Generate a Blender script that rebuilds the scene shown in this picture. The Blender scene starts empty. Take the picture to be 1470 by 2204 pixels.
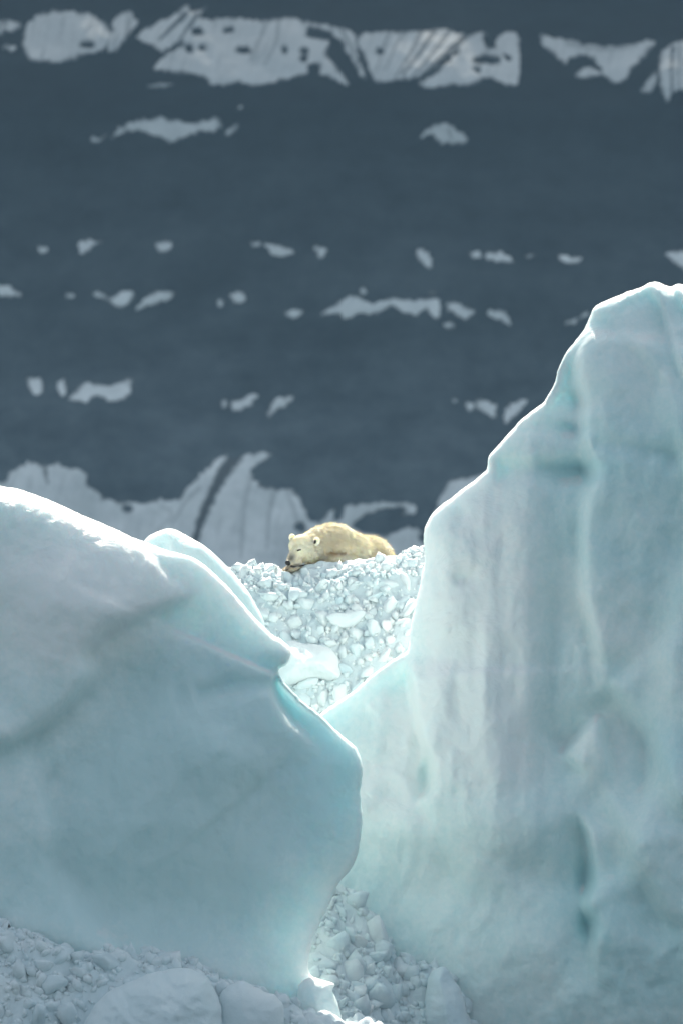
import bpy, bmesh, math, random
import numpy as np
from mathutils import Vector, Matrix
from mathutils.bvhtree import BVHTree
from mathutils.kdtree import KDTree

# ------------------------------------------------------------------ camera, sky, sun, exposure
SC = bpy.context.scene
COL = SC.collection
R = math.radians
FOCAL, PITCH, CAM_Z = 300.5, R(1.94), 4.0
SUN_EL, SUN_AZ = 46.0, 2.0            # sun stands behind the ice, a little right of the view axis
cam_d = bpy.data.cameras.new('camera')
cam = bpy.data.objects.new('camera', cam_d); COL.objects.link(cam)
cam.location = (0, 0, CAM_Z); cam.rotation_euler = (R(90) + PITCH, 0, 0)
cam_d.sensor_fit = 'VERTICAL'; cam_d.sensor_height = 36; cam_d.sensor_width = 24
cam_d.lens = FOCAL; cam_d.clip_start = 1; cam_d.clip_end = 60000
cam_d.dof.use_dof = True; cam_d.dof.focus_distance = 115.0; cam_d.dof.aperture_fstop = 3.4
SC.camera = cam

world = bpy.data.worlds.new('World'); SC.world = world; world.use_nodes = True
wn = world.node_tree; wn.nodes.clear()
sky = wn.nodes.new('ShaderNodeTexSky'); sky.sky_type = 'NISHITA'; sky.sun_disc = False
sky.sun_elevation = R(SUN_EL); sky.sun_rotation = R(SUN_AZ); sky.air_density = 1.0; sky.dust_density = 3.0; sky.ozone_density = 1.0
bg = wn.nodes.new('ShaderNodeBackground'); bg.inputs[1].default_value = 0.10
wo = wn.nodes.new('ShaderNodeOutputWorld')
hs = wn.nodes.new('ShaderNodeHueSaturation'); hs.inputs['Saturation'].default_value = .58      # thin high cloud pales the blue
wn.links.new(sky.outputs[0], hs.inputs['Color']); mt = wn.nodes.new('ShaderNodeMix'); mt.data_type = 'RGBA'; mt.blend_type = 'MULTIPLY'; mt.inputs[0].default_value = 1
mt.inputs[7].default_value = (.98, 1.015, .96, 1); wn.links.new(hs.outputs[0], mt.inputs[6]); wn.links.new(mt.outputs[2], bg.inputs[0]); wn.links.new(bg.outputs[0], wo.inputs[0])

sun_d = bpy.data.lights.new('sun', 'SUN'); sun_d.energy = 4.8; sun_d.angle = R(0.5); sun_d.color = (1.0, 0.93, 0.82)
sun = bpy.data.objects.new('sun', sun_d); COL.objects.link(sun)
sv = Vector((math.sin(R(SUN_AZ)) * math.cos(R(SUN_EL)), math.cos(R(SUN_AZ)) * math.cos(R(SUN_EL)), math.sin(R(SUN_EL))))
sun.rotation_euler = sv.to_track_quat('Z', 'Y').to_euler(); sun.location = sv * 200

SC.view_settings.view_transform = 'Standard'; SC.view_settings.look = 'None'
SC.view_settings.gamma = 1.0; SC.view_settings.use_curve_mapping = False
SC.view_settings.exposure = 1.0
SC.render.engine = 'CYCLES'
SC.cycles.use_denoising = True
SC.cycles.max_bounces = 12; SC.cycles.diffuse_bounces = 4; SC.cycles.volume_bounces = 1

# ------------------------------------------------------------------ helpers
rng = np.random.default_rng(7)
random.seed(5)
K = FOCAL * 2204 / 36.0
cp, sp = math.cos(PITCH), math.sin(PITCH)

def at(px, py, Y):
    """point of the world seen at photo pixel (px, py) at distance Y"""
    px, py, Y = np.broadcast_arrays(np.asarray(px, float), np.asarray(py, float), np.asarray(Y, float))
    u = (px - 735) / K; v = (1102 - py) / K
    s = Y / (cp - v * sp)
    return np.stack([u * s, Y, CAM_Z + s * (sp + v * cp)], -1)

_P = rng.permutation(256).astype(np.int64); _P = np.concatenate([_P, _P, _P])
_G = rng.normal(size=(256, 3)); _G /= np.linalg.norm(_G, axis=1)[:, None]
def noise(x, y, z=0.0):
    x, y, z = np.broadcast_arrays(np.asarray(x, float), np.asarray(y, float), np.asarray(z, float))
    xi, yi, zi = np.floor(x).astype(np.int64), np.floor(y).astype(np.int64), np.floor(z).astype(np.int64)
    xf, yf, zf = x - xi, y - yi, z - zi
    f = lambda t: t * t * t * (t * (t * 6 - 15) + 10)
    u, v, w = f(xf), f(yf), f(zf)
    out = 0
    for dx in (0, 1):
        for dy in (0, 1):
            for dz in (0, 1):
                h = _P[_P[_P[(xi + dx) & 255] + ((yi + dy) & 255)] + ((zi + dz) & 255)]
                g = _G[h]
                d = g[..., 0] * (xf - dx) + g[..., 1] * (yf - dy) + g[..., 2] * (zf - dz)
                out = out + d * (u if dx else 1 - u) * (v if dy else 1 - v) * (w if dz else 1 - w)
    return out
def fbm(x, y, z=0.0, o=4, gain=.5):
    a, s, r = 1.0, 1.0, 0
    for k in range(o):
        r = r + a * noise(x * s + 17.3 * k, y * s - 9.1 * k, z * s if np.ndim(z) else z + k * 3.7); a *= gain; s *= 2.03
    return r
def ss(a, b, t):
    t = np.clip((t - a) / (b - a), 0, 1); return t * t * (3 - 2 * t)

def catmull(pts, n=6, closed=True):
    P = np.asarray(pts, float); m = len(P); out = []
    rngs = range(m) if closed else range(m - 1)
    for i in rngs:
        if closed: p0, p1, p2, p3 = P[(i - 1) % m], P[i], P[(i + 1) % m], P[(i + 2) % m]
        else: p0, p1, p2, p3 = P[max(i - 1, 0)], P[i], P[i + 1], P[min(i + 2, m - 1)]
        for k in range(n):
            t = k / n
            out.append(.5 * ((2 * p1) + (-p0 + p2) * t + (2 * p0 - 5 * p1 + 4 * p2 - p3) * t * t + (-p0 + 3 * p1 - 3 * p2 + p3) * t ** 3))
    if not closed: out.append(P[-1])
    return np.array(out)

def resample(P, step):
    """even spacing along a closed line; further columns are carried along"""
    Q = np.vstack([P, P[:1]]); L = np.concatenate([[0], np.cumsum(np.linalg.norm(np.diff(Q[:, :2], axis=0), axis=1))])
    t = np.linspace(0, L[-1], max(int(L[-1] / step), 8), endpoint=False)
    return np.stack([np.interp(t, L, Q[:, k]) for k in range(P.shape[1])], 1)

def seg_dist(qx, qy, P, closed=True):
    """distance to a finely sampled polyline, nearest param (index+t), nearest point, signed side"""
    m = len(P); kd = KDTree(m)
    for i, p_ in enumerate(P): kd.insert((p_[0], p_[1], 0), i)
    kd.balance(); q = np.stack([qx, qy], -1); n = len(q)
    near = np.fromiter((kd.find((a, b, 0))[1] for a, b in q.tolist()), int, n)
    best = np.full(n, 1e18); par = np.zeros(n); nx = np.zeros((n, 2)); side = np.zeros(n)
    for off in (-1, 0):
        i = near + off
        if closed: i = i % m; j = (i + 1) % m; ok = np.ones(n, bool)
        else: ok = (i >= 0) & (i < m - 1); i = np.clip(i, 0, m - 2); j = i + 1
        a = P[i, :2]; d = P[j, :2] - a; L = np.maximum((d * d).sum(1), 1e-9)
        t = np.clip(((q - a) * d).sum(1) / L, 0, 1); c = a + t[:, None] * d; D = ((q - c) ** 2).sum(1)
        w = ok & (D < best); best[w] = D[w]; par[w] = (i + t)[w]; nx[w] = c[w]
        cr = d[:, 0] * (q[:, 1] - a[:, 1]) - d[:, 1] * (q[:, 0] - a[:, 0]); side[w] = np.sign(cr[w])
    return np.sqrt(best), par, nx, side

def blur(vals, ij, shape, sigma):
    r = int(sigma * 3); k = np.exp(-(np.arange(-r, r + 1) / sigma) ** 2 / 2); k /= k.sum()
    A = np.zeros(shape); Wt = np.zeros(shape); A.flat[ij] = vals; Wt.flat[ij] = 1
    for ax in (0, 1):
        A2 = np.zeros(shape); W2 = np.zeros(shape)
        for o_, kk in zip(range(-r, r + 1), k):
            if abs(o_) >= shape[ax]: continue
            src = [slice(None)] * 2; dst = [slice(None)] * 2
            src[ax] = slice(max(0, -o_), shape[ax] - max(0, o_)); dst[ax] = slice(max(0, o_), shape[ax] - max(0, -o_))
            A2[tuple(dst)] += kk * A[tuple(src)]; W2[tuple(dst)] += kk * Wt[tuple(src)]
        A, Wt = A2, W2
    return (A / np.maximum(Wt, 1e-6)).flat[ij]

def inside(qx, qy, P):
    A = P[:, :2]; B = np.roll(A, -1, 0); r = np.zeros(len(qx), bool)
    for a, b in zip(A, B):
        c = (a[1] > qy) != (b[1] > qy)
        if abs(b[1] - a[1]) < 1e-12: continue
        r ^= c & (qx < (b[0] - a[0]) * (qy - a[1]) / (b[1] - a[1]) + a[0])
    return r

def rough(P, amp, freq=.05, seed=0.0):
    """break up an outline"""
    Q = P.copy(); T = np.roll(P[:, :2], -1, 0) - np.roll(P[:, :2], 1, 0); T /= (np.linalg.norm(T, axis=1)[:, None] + 1e-9)
    n = fbm(P[:, 0] * freq, P[:, 1] * freq, seed, 3) * amp
    Q[:, 0] -= T[:, 1] * n; Q[:, 1] += T[:, 0] * n
    return Q

GRID_INFO = []
def snapped_grid(outline, cell, holes=()):
    """grid cells inside an outline, rim vertices moved onto it.  returns px, py, sd, radius, quads, is_rim"""
    x0, y0 = outline[:, :2].min(0) - cell * 2; x1, y1 = outline[:, :2].max(0) + cell * 2
    gx = np.arange(x0, x1, cell); gy = np.arange(y0, y1, cell)
    X, Y = np.meshgrid(gx, gy); X = X.ravel().copy(); Y = Y.ravel().copy(); W, H = len(gx), len(gy)
    D, par, nx, _ = seg_dist(X, Y, outline); ins = inside(X, Y, outline)
    for h in holes:
        d2, p2, n2, _ = seg_dist(X, Y, h); m = d2 < D
        D[m] = d2[m]; nx[m] = n2[m]; ins &= ~inside(X, Y, h)
    sd = np.where(ins, D, -D)
    keep = sd > -cell * .5
    k = keep.reshape(H, W); q = k[:-1, :-1] & k[1:, :-1] & k[:-1, 1:] & k[1:, 1:]
    idx = np.arange(W * H).reshape(H, W)
    Q = np.stack([idx[:-1, :-1][q], idx[1:, :-1][q], idx[1:, 1:][q], idx[:-1, 1:][q]], 1)
    cnt = np.zeros((H, W), int)
    cnt[:-1, :-1] += q; cnt[1:, :-1] += q; cnt[:-1, 1:] += q; cnt[1:, 1:] += q
    cnt = cnt.ravel(); rim = (cnt > 0) & (cnt < 4)
    near = rim | ((sd < cell * .5) & (cnt > 0))
    X[near] = nx[near, 0]; Y[near] = nx[near, 1]; sd[near] = 0
    use = np.unique(Q); re = -np.ones(W * H, int); re[use] = np.arange(len(use)); Q = re[Q]
    rad = None
    if outline.shape[1] > 2:
        i = np.floor(par[use]).astype(int) % len(outline); t = (par[use] % 1)
        rad = outline[i, 2] * (1 - t) + outline[(i + 1) % len(outline), 2] * t
    GRID_INFO[:] = [use, (H, W)]
    return X[use], Y[use], np.maximum(sd[use], 0), rad, Q, rim[use]

def mesh_np(name, co, faces, smooth=True):
    me = bpy.data.meshes.new(name)
    me.from_pydata(co.tolist() if hasattr(co, 'tolist') else co, [], faces.tolist() if hasattr(faces, 'tolist') else faces)
    me.validate(); me.update()
    if smooth: me.shade_smooth()
    return me
def link(name, me, mat=None, parent=None):
    o = bpy.data.objects.new(name, me); COL.objects.link(o)
    if mat and not me.materials: me.materials.append(mat)
    if parent: o.parent = parent
    return o
def tag(o, label=None, cat=None, group=None, kind=None):
    for k, v in (('label', label), ('category', cat), ('group', group), ('kind', kind)):
        if v: o[k] = v
    return o
def set_attr(me, name, vals):
    a = me.attributes.new(name, 'FLOAT', 'POINT'); a.data.foreach_set('value', np.asarray(vals, np.float32))

# ------------------------------------------------------------------ materials
def new_mat(name):
    m = bpy.data.materials.new(name); m.use_nodes = True
    nt = m.node_tree; nt.nodes.clear()
    out = nt.nodes.new('ShaderNodeOutputMaterial'); b = nt.nodes.new('ShaderNodeBsdfPrincipled')
    nt.links.new(b.outputs[0], out.inputs[0])
    return m, nt, b, out
def N(nt, t, **k):
    n = nt.nodes.new(t)
    for a, v in k.items(): setattr(n, a, v)
    return n
def noise_node(nt, scale, detail=4, rough_=.55, vec=None, dist=0):
    n = N(nt, 'ShaderNodeTexNoise'); n.inputs['Scale'].default_value = scale; n.inputs['Detail'].default_value = detail
    n.inputs['Roughness'].default_value = rough_; n.inputs['Distortion'].default_value = dist
    if vec is not None: nt.links.new(vec, n.inputs['Vector'])
    return n
def ramp(nt, src, stops):
    r = N(nt, 'ShaderNodeValToRGB'); nt.links.new(src, r.inputs[0])
    while len(r.color_ramp.elements) < len(stops): r.color_ramp.elements.new(.5)
    for e, (p, c) in zip(r.color_ramp.elements, stops): e.position = p; e.color = (*c, 1)
    return r
def mix(nt, fac, a, b):
    m = N(nt, 'ShaderNodeMix', data_type='RGBA')
    if isinstance(fac, float): m.inputs[0].default_value = fac
    else: nt.links.new(fac, m.inputs[0])
    for i, v in ((6, a), (7, b)):
        if isinstance(v, tuple): m.inputs[i].default_value = (*v, 1)
        else: nt.links.new(v, m.inputs[i])
    return m.outputs[2]
def mathn(nt, op, a, b=None, clamp=False):
    m = N(nt, 'ShaderNodeMath', operation=op); m.use_clamp = clamp
    for i, v in enumerate((a, b)):
        if v is None: continue
        if isinstance(v, (int, float)): m.inputs[i].default_value = v
        else: nt.links.new(v, m.inputs[i])
    return m.outputs[0]

def ice_material(name, white, blue, radius, scale, snow_from=.55):
    """translucent glacier ice; bubbly whiter zones and clear bluer ones, some light and shade in that tint; settled snow on faces that look up"""
    m, nt, b, out = new_mat(name)
    tc = N(nt, 'ShaderNodeNewGeometry'); pos = tc.outputs['Position']
    big = noise_node(nt, .45, 3, .5, pos, .6); fine = noise_node(nt, 3.0, 5, .6, pos, .3)
    at_ = N(nt, 'ShaderNodeAttribute', attribute_name='clarity_shade')
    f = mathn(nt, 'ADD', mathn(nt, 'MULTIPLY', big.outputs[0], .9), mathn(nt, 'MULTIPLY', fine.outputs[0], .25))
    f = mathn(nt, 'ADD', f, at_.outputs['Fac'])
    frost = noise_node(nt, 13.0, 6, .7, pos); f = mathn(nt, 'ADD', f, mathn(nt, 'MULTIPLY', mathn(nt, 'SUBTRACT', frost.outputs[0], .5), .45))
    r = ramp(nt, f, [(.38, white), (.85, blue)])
    sep = N(nt, 'ShaderNodeSeparateXYZ'); nt.links.new(tc.outputs['Normal'], sep.inputs[0])
    sn = noise_node(nt, 9.0, 5, .65, pos)
    up = mathn(nt, 'ADD', sep.outputs[2], mathn(nt, 'MULTIPLY', mathn(nt, 'SUBTRACT', sn.outputs[0], .5), .22))
    mr = N(nt, 'ShaderNodeMapRange'); mr.inputs[1].default_value = snow_from; mr.inputs[2].default_value = snow_from + .2
    nt.links.new(up, mr.inputs[0])
    col = mix(nt, mr.outputs[0], r.outputs[0], (.86, .87, .87))
    nt.links.new(col, b.inputs['Base Color'])
    b.inputs['Subsurface Weight'].default_value = .62
    b.inputs['Subsurface Radius'].default_value = radius; b.inputs['Subsurface Scale'].default_value = scale
    b.inputs['IOR'].default_value = 1.31
    rg = N(nt, 'ShaderNodeMapRange'); rg.inputs[3].default_value = .42; rg.inputs[4].default_value = .9
    nt.links.new(mr.outputs[0], rg.inputs[0]); nt.links.new(rg.outputs[0], b.inputs['Roughness'])
    b.inputs['Specular IOR Level'].default_value = .35
    # relief: slow melt ripples and crusty snow
    r1 = noise_node(nt, 1.6, 4, .5, pos, .4); r2 = noise_node(nt, 22.0, 5, .7, pos)
    h = mathn(nt, 'ADD', mathn(nt, 'MULTIPLY', r1.outputs[0], .10),
              mathn(nt, 'MULTIPLY', r2.outputs[0], mathn(nt, 'ADD', mathn(nt, 'MULTIPLY', mr.outputs[0], .05), .003)))
    bp = N(nt, 'ShaderNodeBump'); bp.inputs['Strength'].default_value = .8; bp.inputs['Distance'].default_value = 1.0
    nt.links.new(h, bp.inputs['Height']); nt.links.new(bp.outputs[0], b.inputs['Normal'])
    return m

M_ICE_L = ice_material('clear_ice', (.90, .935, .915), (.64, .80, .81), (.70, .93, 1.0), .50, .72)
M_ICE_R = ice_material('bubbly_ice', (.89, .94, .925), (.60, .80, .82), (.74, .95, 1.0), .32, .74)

def snow_material(name, col, tint, scale=.03, bump=.02):
    m, nt, b, out = new_mat(name)
    tc = N(nt, 'ShaderNodeNewGeometry'); pos = tc.outputs['Position']
    oi = N(nt, 'ShaderNodeObjectInfo')
    n1 = noise_node(nt, 2.2, 4, .6, pos)
    f = mathn(nt, 'ADD', mathn(nt, 'MULTIPLY', n1.outputs[0], .8), mathn(nt, 'MULTIPLY', oi.outputs['Random'], .35))
    r = ramp(nt, f, [(.35, col), (.8, tint)])
    nt.links.new(r.outputs[0], b.inputs['Base Color'])
    b.inputs['Subsurface Weight'].default_value = 1.0
    b.inputs['Subsurface Radius'].default_value = (1.0, 1.0, 1.0); b.inputs['Subsurface Scale'].default_value = scale
    b.inputs['IOR'].default_value = 1.31; b.inputs['Roughness'].default_value = .6; b.inputs['Specular IOR Level'].default_value = .4
    n2 = noise_node(nt, 30.0, 4, .65, pos)
    bp = N(nt, 'ShaderNodeBump'); bp.inputs['Strength'].default_value = .7; bp.inputs['Distance'].default_value = bump
    nt.links.new(n2.outputs[0], bp.inputs['Height']); nt.links.new(bp.outputs[0], b.inputs['Normal'])
    return m
M_SNOW = snow_material('packed_snow', (.74, .81, .83), (.56, .69, .73), .012)
M_CHUNK = snow_material('ice_chunk_snow', (.80, .845, .85), (.62, .74, .78), .010, .012)
M_SHELF = snow_material('shelf_ice', (.80, .86, .87), (.66, .77, .80), .010, .012)  # shelf ice, its shaded place tuned into the base tone
M_SHELFSLAB = snow_material('shelf_slab', (.72, .80, .82), (.64, .75, .78), .02, .012)  # shelf boulders, shade put into a darker tone than the block ice
M_SLAB = snow_material('smooth_ice_block', (.80, .84, .85), (.74, .81, .83), .02, .008)

def rock_material():
    m, nt, b, out = new_mat('dark_rock')
    tc = N(nt, 'ShaderNodeNewGeometry'); pos = tc.outputs['Position']
    mp = N(nt, 'ShaderNodeMapping'); mp.inputs['Scale'].default_value = (.012, .01, .03); nt.links.new(pos, mp.inputs[0])
    n1 = noise_node(nt, 1.0, 8, .6, mp.outputs[0]); n2 = noise_node(nt, .06, 6, .6, pos)
    f = mathn(nt, 'ADD', mathn(nt, 'MULTIPLY', n1.outputs[0], .6), mathn(nt, 'MULTIPLY', n2.outputs[0], .4))
    r = ramp(nt, f, [(.3, (.010, .014, .018)), (.7, (.028, .033, .038))])
    sz = N(nt, 'ShaderNodeSeparateXYZ'); nt.links.new(pos, sz.inputs[0])                       # light gradient painted into the rock: paler low down, darker above
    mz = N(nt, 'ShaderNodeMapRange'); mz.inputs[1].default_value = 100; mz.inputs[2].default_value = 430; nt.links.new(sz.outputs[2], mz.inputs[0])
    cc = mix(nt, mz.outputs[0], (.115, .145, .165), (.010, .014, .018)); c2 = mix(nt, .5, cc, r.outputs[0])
    c3 = N(nt, 'ShaderNodeMix', data_type='RGBA', blend_type='MULTIPLY'); c3.inputs[0].default_value = 1; nt.links.new(cc, c3.inputs[6])
    k = ramp(nt, f, [(.36, (.45, .47, .5)), (.5, (.9, .9, .9)), (.64, (1.4, 1.35, 1.3))]); nt.links.new(k.outputs[0], c3.inputs[7])
    nt.links.new(c3.outputs[2], b.inputs['Base Color']); b.inputs['Roughness'].default_value = .95
    b.inputs['Specular IOR Level'].default_value = .1
    return m
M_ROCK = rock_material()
def far_snow_material():
    m, nt, b, out = new_mat('far_snow')
    a = N(nt, 'ShaderNodeAttribute', attribute_name='dirt')
    tc = N(nt, 'ShaderNodeNewGeometry')
    n1 = noise_node(nt, .05, 6, .6, tc.outputs['Position'])
    r = ramp(nt, n1.outputs[0], [(.35, (.70, .71, .70)), (.65, (.88, .88, .86))])
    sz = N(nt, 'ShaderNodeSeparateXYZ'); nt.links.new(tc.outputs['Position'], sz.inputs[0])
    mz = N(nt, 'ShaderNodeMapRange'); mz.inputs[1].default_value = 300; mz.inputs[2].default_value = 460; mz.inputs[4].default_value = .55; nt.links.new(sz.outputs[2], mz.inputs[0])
    dimmed = mix(nt, mz.outputs[0], r.outputs[0], (.30, .305, .30))  # snow dimmed towards the top, a vignette painted into its colour
    c = mix(nt, a.outputs['Fac'], dimmed, (.02, .025, .03))
    nt.links.new(c, b.inputs['Base Color']); b.inputs['Roughness'].default_value = .9; b.inputs['Specular IOR Level'].default_value = .1
    return m
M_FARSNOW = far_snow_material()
def simple(name, col, rough_=.5, spec=.5, sss=0):
    m, nt, b, out = new_mat(name)
    n = noise_node(nt, 40, 3); r = ramp(nt, n.outputs[0], [(.3, tuple(c * .8 for c in col)), (.7, tuple(min(c * 1.15, .95) for c in col))])
    nt.links.new(r.outputs[0], b.inputs['Base Color']); b.inputs['Roughness'].default_value = rough_; b.inputs['Specular IOR Level'].default_value = spec
    return m
M_NOSE = simple('nose_skin', (.012, .012, .014), .35)
M_DARK = simple('dark_skin', (.025, .022, .022), .6)
M_CLAW = simple('claw_horn', (.05, .04, .035), .4)

def sea_material():
    m, nt, b, out = new_mat('sea_water')
    b.inputs['Base Color'].default_value = (.02, .045, .055, 1); b.inputs['Roughness'].default_value = .12; b.inputs['IOR'].default_value = 1.33
    tc = N(nt, 'ShaderNodeNewGeometry'); n = noise_node(nt, .7, 6, .6, tc.outputs['Position'])
    bp = N(nt, 'ShaderNodeBump'); bp.inputs['Strength'].default_value = .6; bp.inputs['Distance'].default_value = .3
    nt.links.new(n.outputs[0], bp.inputs['Height']); nt.links.new(bp.outputs[0], b.inputs['Normal'])
    return m
M_SEA = sea_material()

# ------------------------------------------------------------------ sea
me = mesh_np('sea', np.array([[-30000, -3000, 0], [30000, -3000, 0], [30000, 40000, 0], [-30000, 40000, 0]], float), np.array([[0, 1, 2, 3]]), False)
tag(link('sea', me, M_SEA), kind='structure')

# ------------------------------------------------------------------ mountain
MB = 5000.0
def mountain_Y(x, z):
    lean = (z - 130) * .46 + np.maximum(z - 420, 0) * .5
    n = fbm(x * .006, z * .004, 2.2, 5) * 20 + fbm(x * .03, z * .03, 7.7, 4) * 3
    steps = 3.5 * np.sin(z * .055 + noise(x * .004, z * .004, 5.5) * 2.5)
    return MB + lean + n + steps
gx = np.linspace(-1500, 1500, 420); gx = np.sign(gx) * (np.abs(gx) / 1500) ** 1.6 * 1500
gz = np.concatenate([np.linspace(-20, 90, 14), np.linspace(95, 520, 150), np.linspace(530, 1100, 40)])
X, Z = np.meshgrid(gx, gz); top = ss(820, 1100, Z)
Zt = Z - top * (90 + 160 * np.abs(fbm(X * .002, X * 0 + 3, 1.0, 4)))
Yv = mountain_Y(X, Z)
co = np.stack([X, Yv, Zt], -1).reshape(-1, 3); W = len(gx); H = len(gz)
idx = np.arange(W * H).reshape(H, W)
Q = np.stack([idx[:-1, :-1], idx[:-1, 1:], idx[1:, 1:], idx[1:, :-1]], -1).reshape(-1, 4)
# back of the mountain, so that it is a body
bk = co.reshape(H, W, 3)[-1].copy(); bk[:, 1] += 900; bk[:, 2] = -20
n0 = len(co); co = np.concatenate([co, bk])
Qb = np.stack([idx[-1, :-1], idx[-1, 1:], n0 + np.arange(1, W), n0 + np.arange(W - 1)], -1)
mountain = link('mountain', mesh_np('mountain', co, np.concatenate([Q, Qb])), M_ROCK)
tag(mountain, kind='structure')

def on_mountain(px, py):
    Y = np.full(np.shape(px), MB)
    for _ in range(14):
        p = at(px, py, Y); Y = Y + .7 * (mountain_Y(p[..., 0], p[..., 2]) - Y)
    return at(px, py, Y)

def snow_patch(pts, holes=(), amp=5, streaks=(), dirt=.0, seed=0., cell=3.2, n=5):
    P = resample(catmull(pts, n), 2.5); P = rough(rough(rough(P, amp * 1.1, .045, seed), amp * 1.1, .12, seed + 1), amp * .5, .3, seed + 2)
    hs = [rough(resample(catmull(h, 4), 2), min(amp, 4), .12, seed + 3) for h in holes]
    px, py, sd, _, Q, rim = snapped_grid(P, cell, hs)
    p = on_mountain(px, py)
    d = p - np.array([0, 0, CAM_Z]); d /= np.linalg.norm(d, axis=1)[:, None]
    p = p - d * (np.clip(sd / 7, 0, 1) * .6 + .02)[:, None]
    # meltwater and rockfall dirt lines that run downhill
    dv = np.clip(fbm(px * .10 + py * .03, py * .012, seed + 9, 3) - .12, 0, 1) * 2.2 * dirt
    ew = 3 + 14 * np.clip(fbm(px * .05, py * .03, seed + 5, 3) + .25, 0, 1)
    dv = np.maximum(dv, .95 * (1 - ss(0, ew, sd)))
    for (line, w, s) in streaks:
        L = catmull(line, 6, False); D, par, _, _ = seg_dist(px, py, L, False)
        t = par / (len(L) - 1)
        ww = w * (1 - .55 * t) * (1 + .7 * noise(px * .08, py * .08, seed + 4))
        dv = np.maximum(dv, s * (1 - ss(ww * .5, ww * 1.2, D)))
    me = mesh_np('snow_patch', p, Q[:, ::-1]); set_attr(me, 'dirt', np.clip(dv, 0, 1))
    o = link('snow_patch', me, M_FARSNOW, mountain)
    return o

# upper band
snow_patch([(52,60),(90,28),(150,22),(200,30),(235,58),(238,92),(225,108),(190,118),(150,132),(100,135),(62,126),(50,95)],
           holes=[[(175,97),(190,93),(205,98),(190,102)]], dirt=.35, seed=1.)
snow_patch([(235,60),(262,28),(285,24),(297,45),(282,75),(250,112),(232,108)], dirt=.8, seed=2., amp=7)
snow_patch([(-40,35),(5,40),(40,45),(48,62),(15,72),(-40,75)], dirt=.8, seed=3., amp=9)
snow_patch([(0,96),(20,95),(38,100),(30,110),(8,106)], seed=3.5, amp=5)
snow_patch([(292,80),(330,52),(370,30),(402,10),(415,22),(448,14),(438,38),(520,36),(570,42),(620,36),(670,46),(740,58),(768,80),(772,120),
            (790,165),(778,168),(760,140),(745,110),(720,80),(695,66),(665,62),(660,78),(690,82),(712,92),(705,115),(730,150),(752,182),(735,182),
            (705,168),(672,158),(620,172),(550,186),(515,178),(462,188),(440,168),(405,160),(372,158),(332,150),(345,128),(375,105),(395,92),(350,112),(330,100)],
           holes=[[(415,64),(432,62),(436,70),(420,72)],[(428,100),(438,98),(440,107),(430,107)],[(512,106),(532,104),(540,112),(520,114)],
                  [(484,64),(498,62),(500,68),(488,69)],[(402,100),(410,96),(413,108),(405,110)],[(648,108),(660,106),(662,114),(650,114)],
                  [(648,122),(660,121),(660,128),(650,129)],[(664,142),(682,138),(688,158),(668,160)],[(610,106),(616,104),(618,112),(612,112)]],
           streaks=[([(400,30),(370,60),(345,85)],7,.9),([(425,32),(405,60),(385,90)],6,.8),([(575,45),(560,85),(540,130)],7,.35),([(600,48),(595,90),(570,140)],6,.35),
                    ([(735,64),(755,100),(772,150)],5,.5)],
           dirt=.22, amp=5, seed=4.)
snow_patch([(778,72),(830,66),(900,66),(950,60),(1000,72),(1040,68),(1062,85),(1080,70),(1112,70),(1120,110),(1116,180),(1095,188),(1070,176),(1050,168),
            (1015,184),(960,186),(915,190),(900,178),(930,160),(970,125),(985,108),(960,124),(920,160),(880,172),(840,176),(808,178),(790,150),(782,120),(768,92)],
           holes=[[(812,108),(822,105),(824,113),(815,115)],[(1020,126),(1045,122),(1075,128),(1060,135),(1028,134)],[(1042,78),(1056,82),(1062,100),(1046,98)],
                  [(1085,118),(1098,124),(1092,130)],[(1020,148),(1032,150),(1026,156)]],
           streaks=[([(905,68),(885,110),(850,165)],6,.55),([(935,66),(905,110),(865,160)],7,.7),([(870,68),(850,100),(830,150)],5,.45),([(1000,78),(960,115),(905,165)],9,.8),
                    ([(965,70),(930,115),(885,168)],6,.6),([(835,72),(822,110),(806,160)],5,.4)],
           dirt=.25, amp=4, seed=5.)
snow_patch([(1158,74),(1200,80),(1250,90),(1310,96),(1360,92),(1412,86),(1392,120),(1360,150),(1338,180),(1310,176),(1290,164),(1250,172),(1236,158),(1262,144),(1290,152),
            (1275,130),(1240,122),(1215,140),(1190,118),(1170,100)], dirt=.3, amp=5, seed=6., streaks=[([(1220,92),(1300,105),(1370,98)],9,.35)])
snow_patch([(1376,196),(1392,170),(1416,150),(1410,185),(1396,202)], dirt=.3, amp=3, seed=7.)
snow_patch([(1418,120),(1440,96),(1500,80),(1540,120),(1530,190),(1480,195),(1450,200),(1434,222),(1420,190)], dirt=.5, amp=4, seed=8.,
           streaks=[([(1448,100),(1444,150),(1446,200)],5,.8),([(1462,98),(1460,150),(1458,195)],4,.5)])
snow_patch([(315,184),(345,178),(378,180),(350,188),(320,189)], amp=3, seed=9.)
snow_patch([(198,290),(215,296),(236,282),(232,292),(214,306),(198,306)], amp=3, seed=10., n=4)
snow_patch([(240,296),(262,272),(300,256),(350,250),(400,262),(440,258),(470,256),(482,272),(462,284),(430,286),(395,300),(362,308),(335,294),(300,284),(268,288)], amp=6, seed=11.)
snow_patch([(484,296),(490,278),(516,264),(512,278),(500,290)], amp=4, seed=12.)
snow_patch([(880,312),(905,290),(925,270),(955,262),(980,275),(1004,290),(1006,308),(975,312),(945,310),(925,290),(905,302)], amp=5, seed=13., streaks=[([(965,280),(970,300)],3,.6)])
snow_patch([(512,228),(524,226),(522,234),(512,235)], amp=1.5, seed=13.5)
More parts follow.
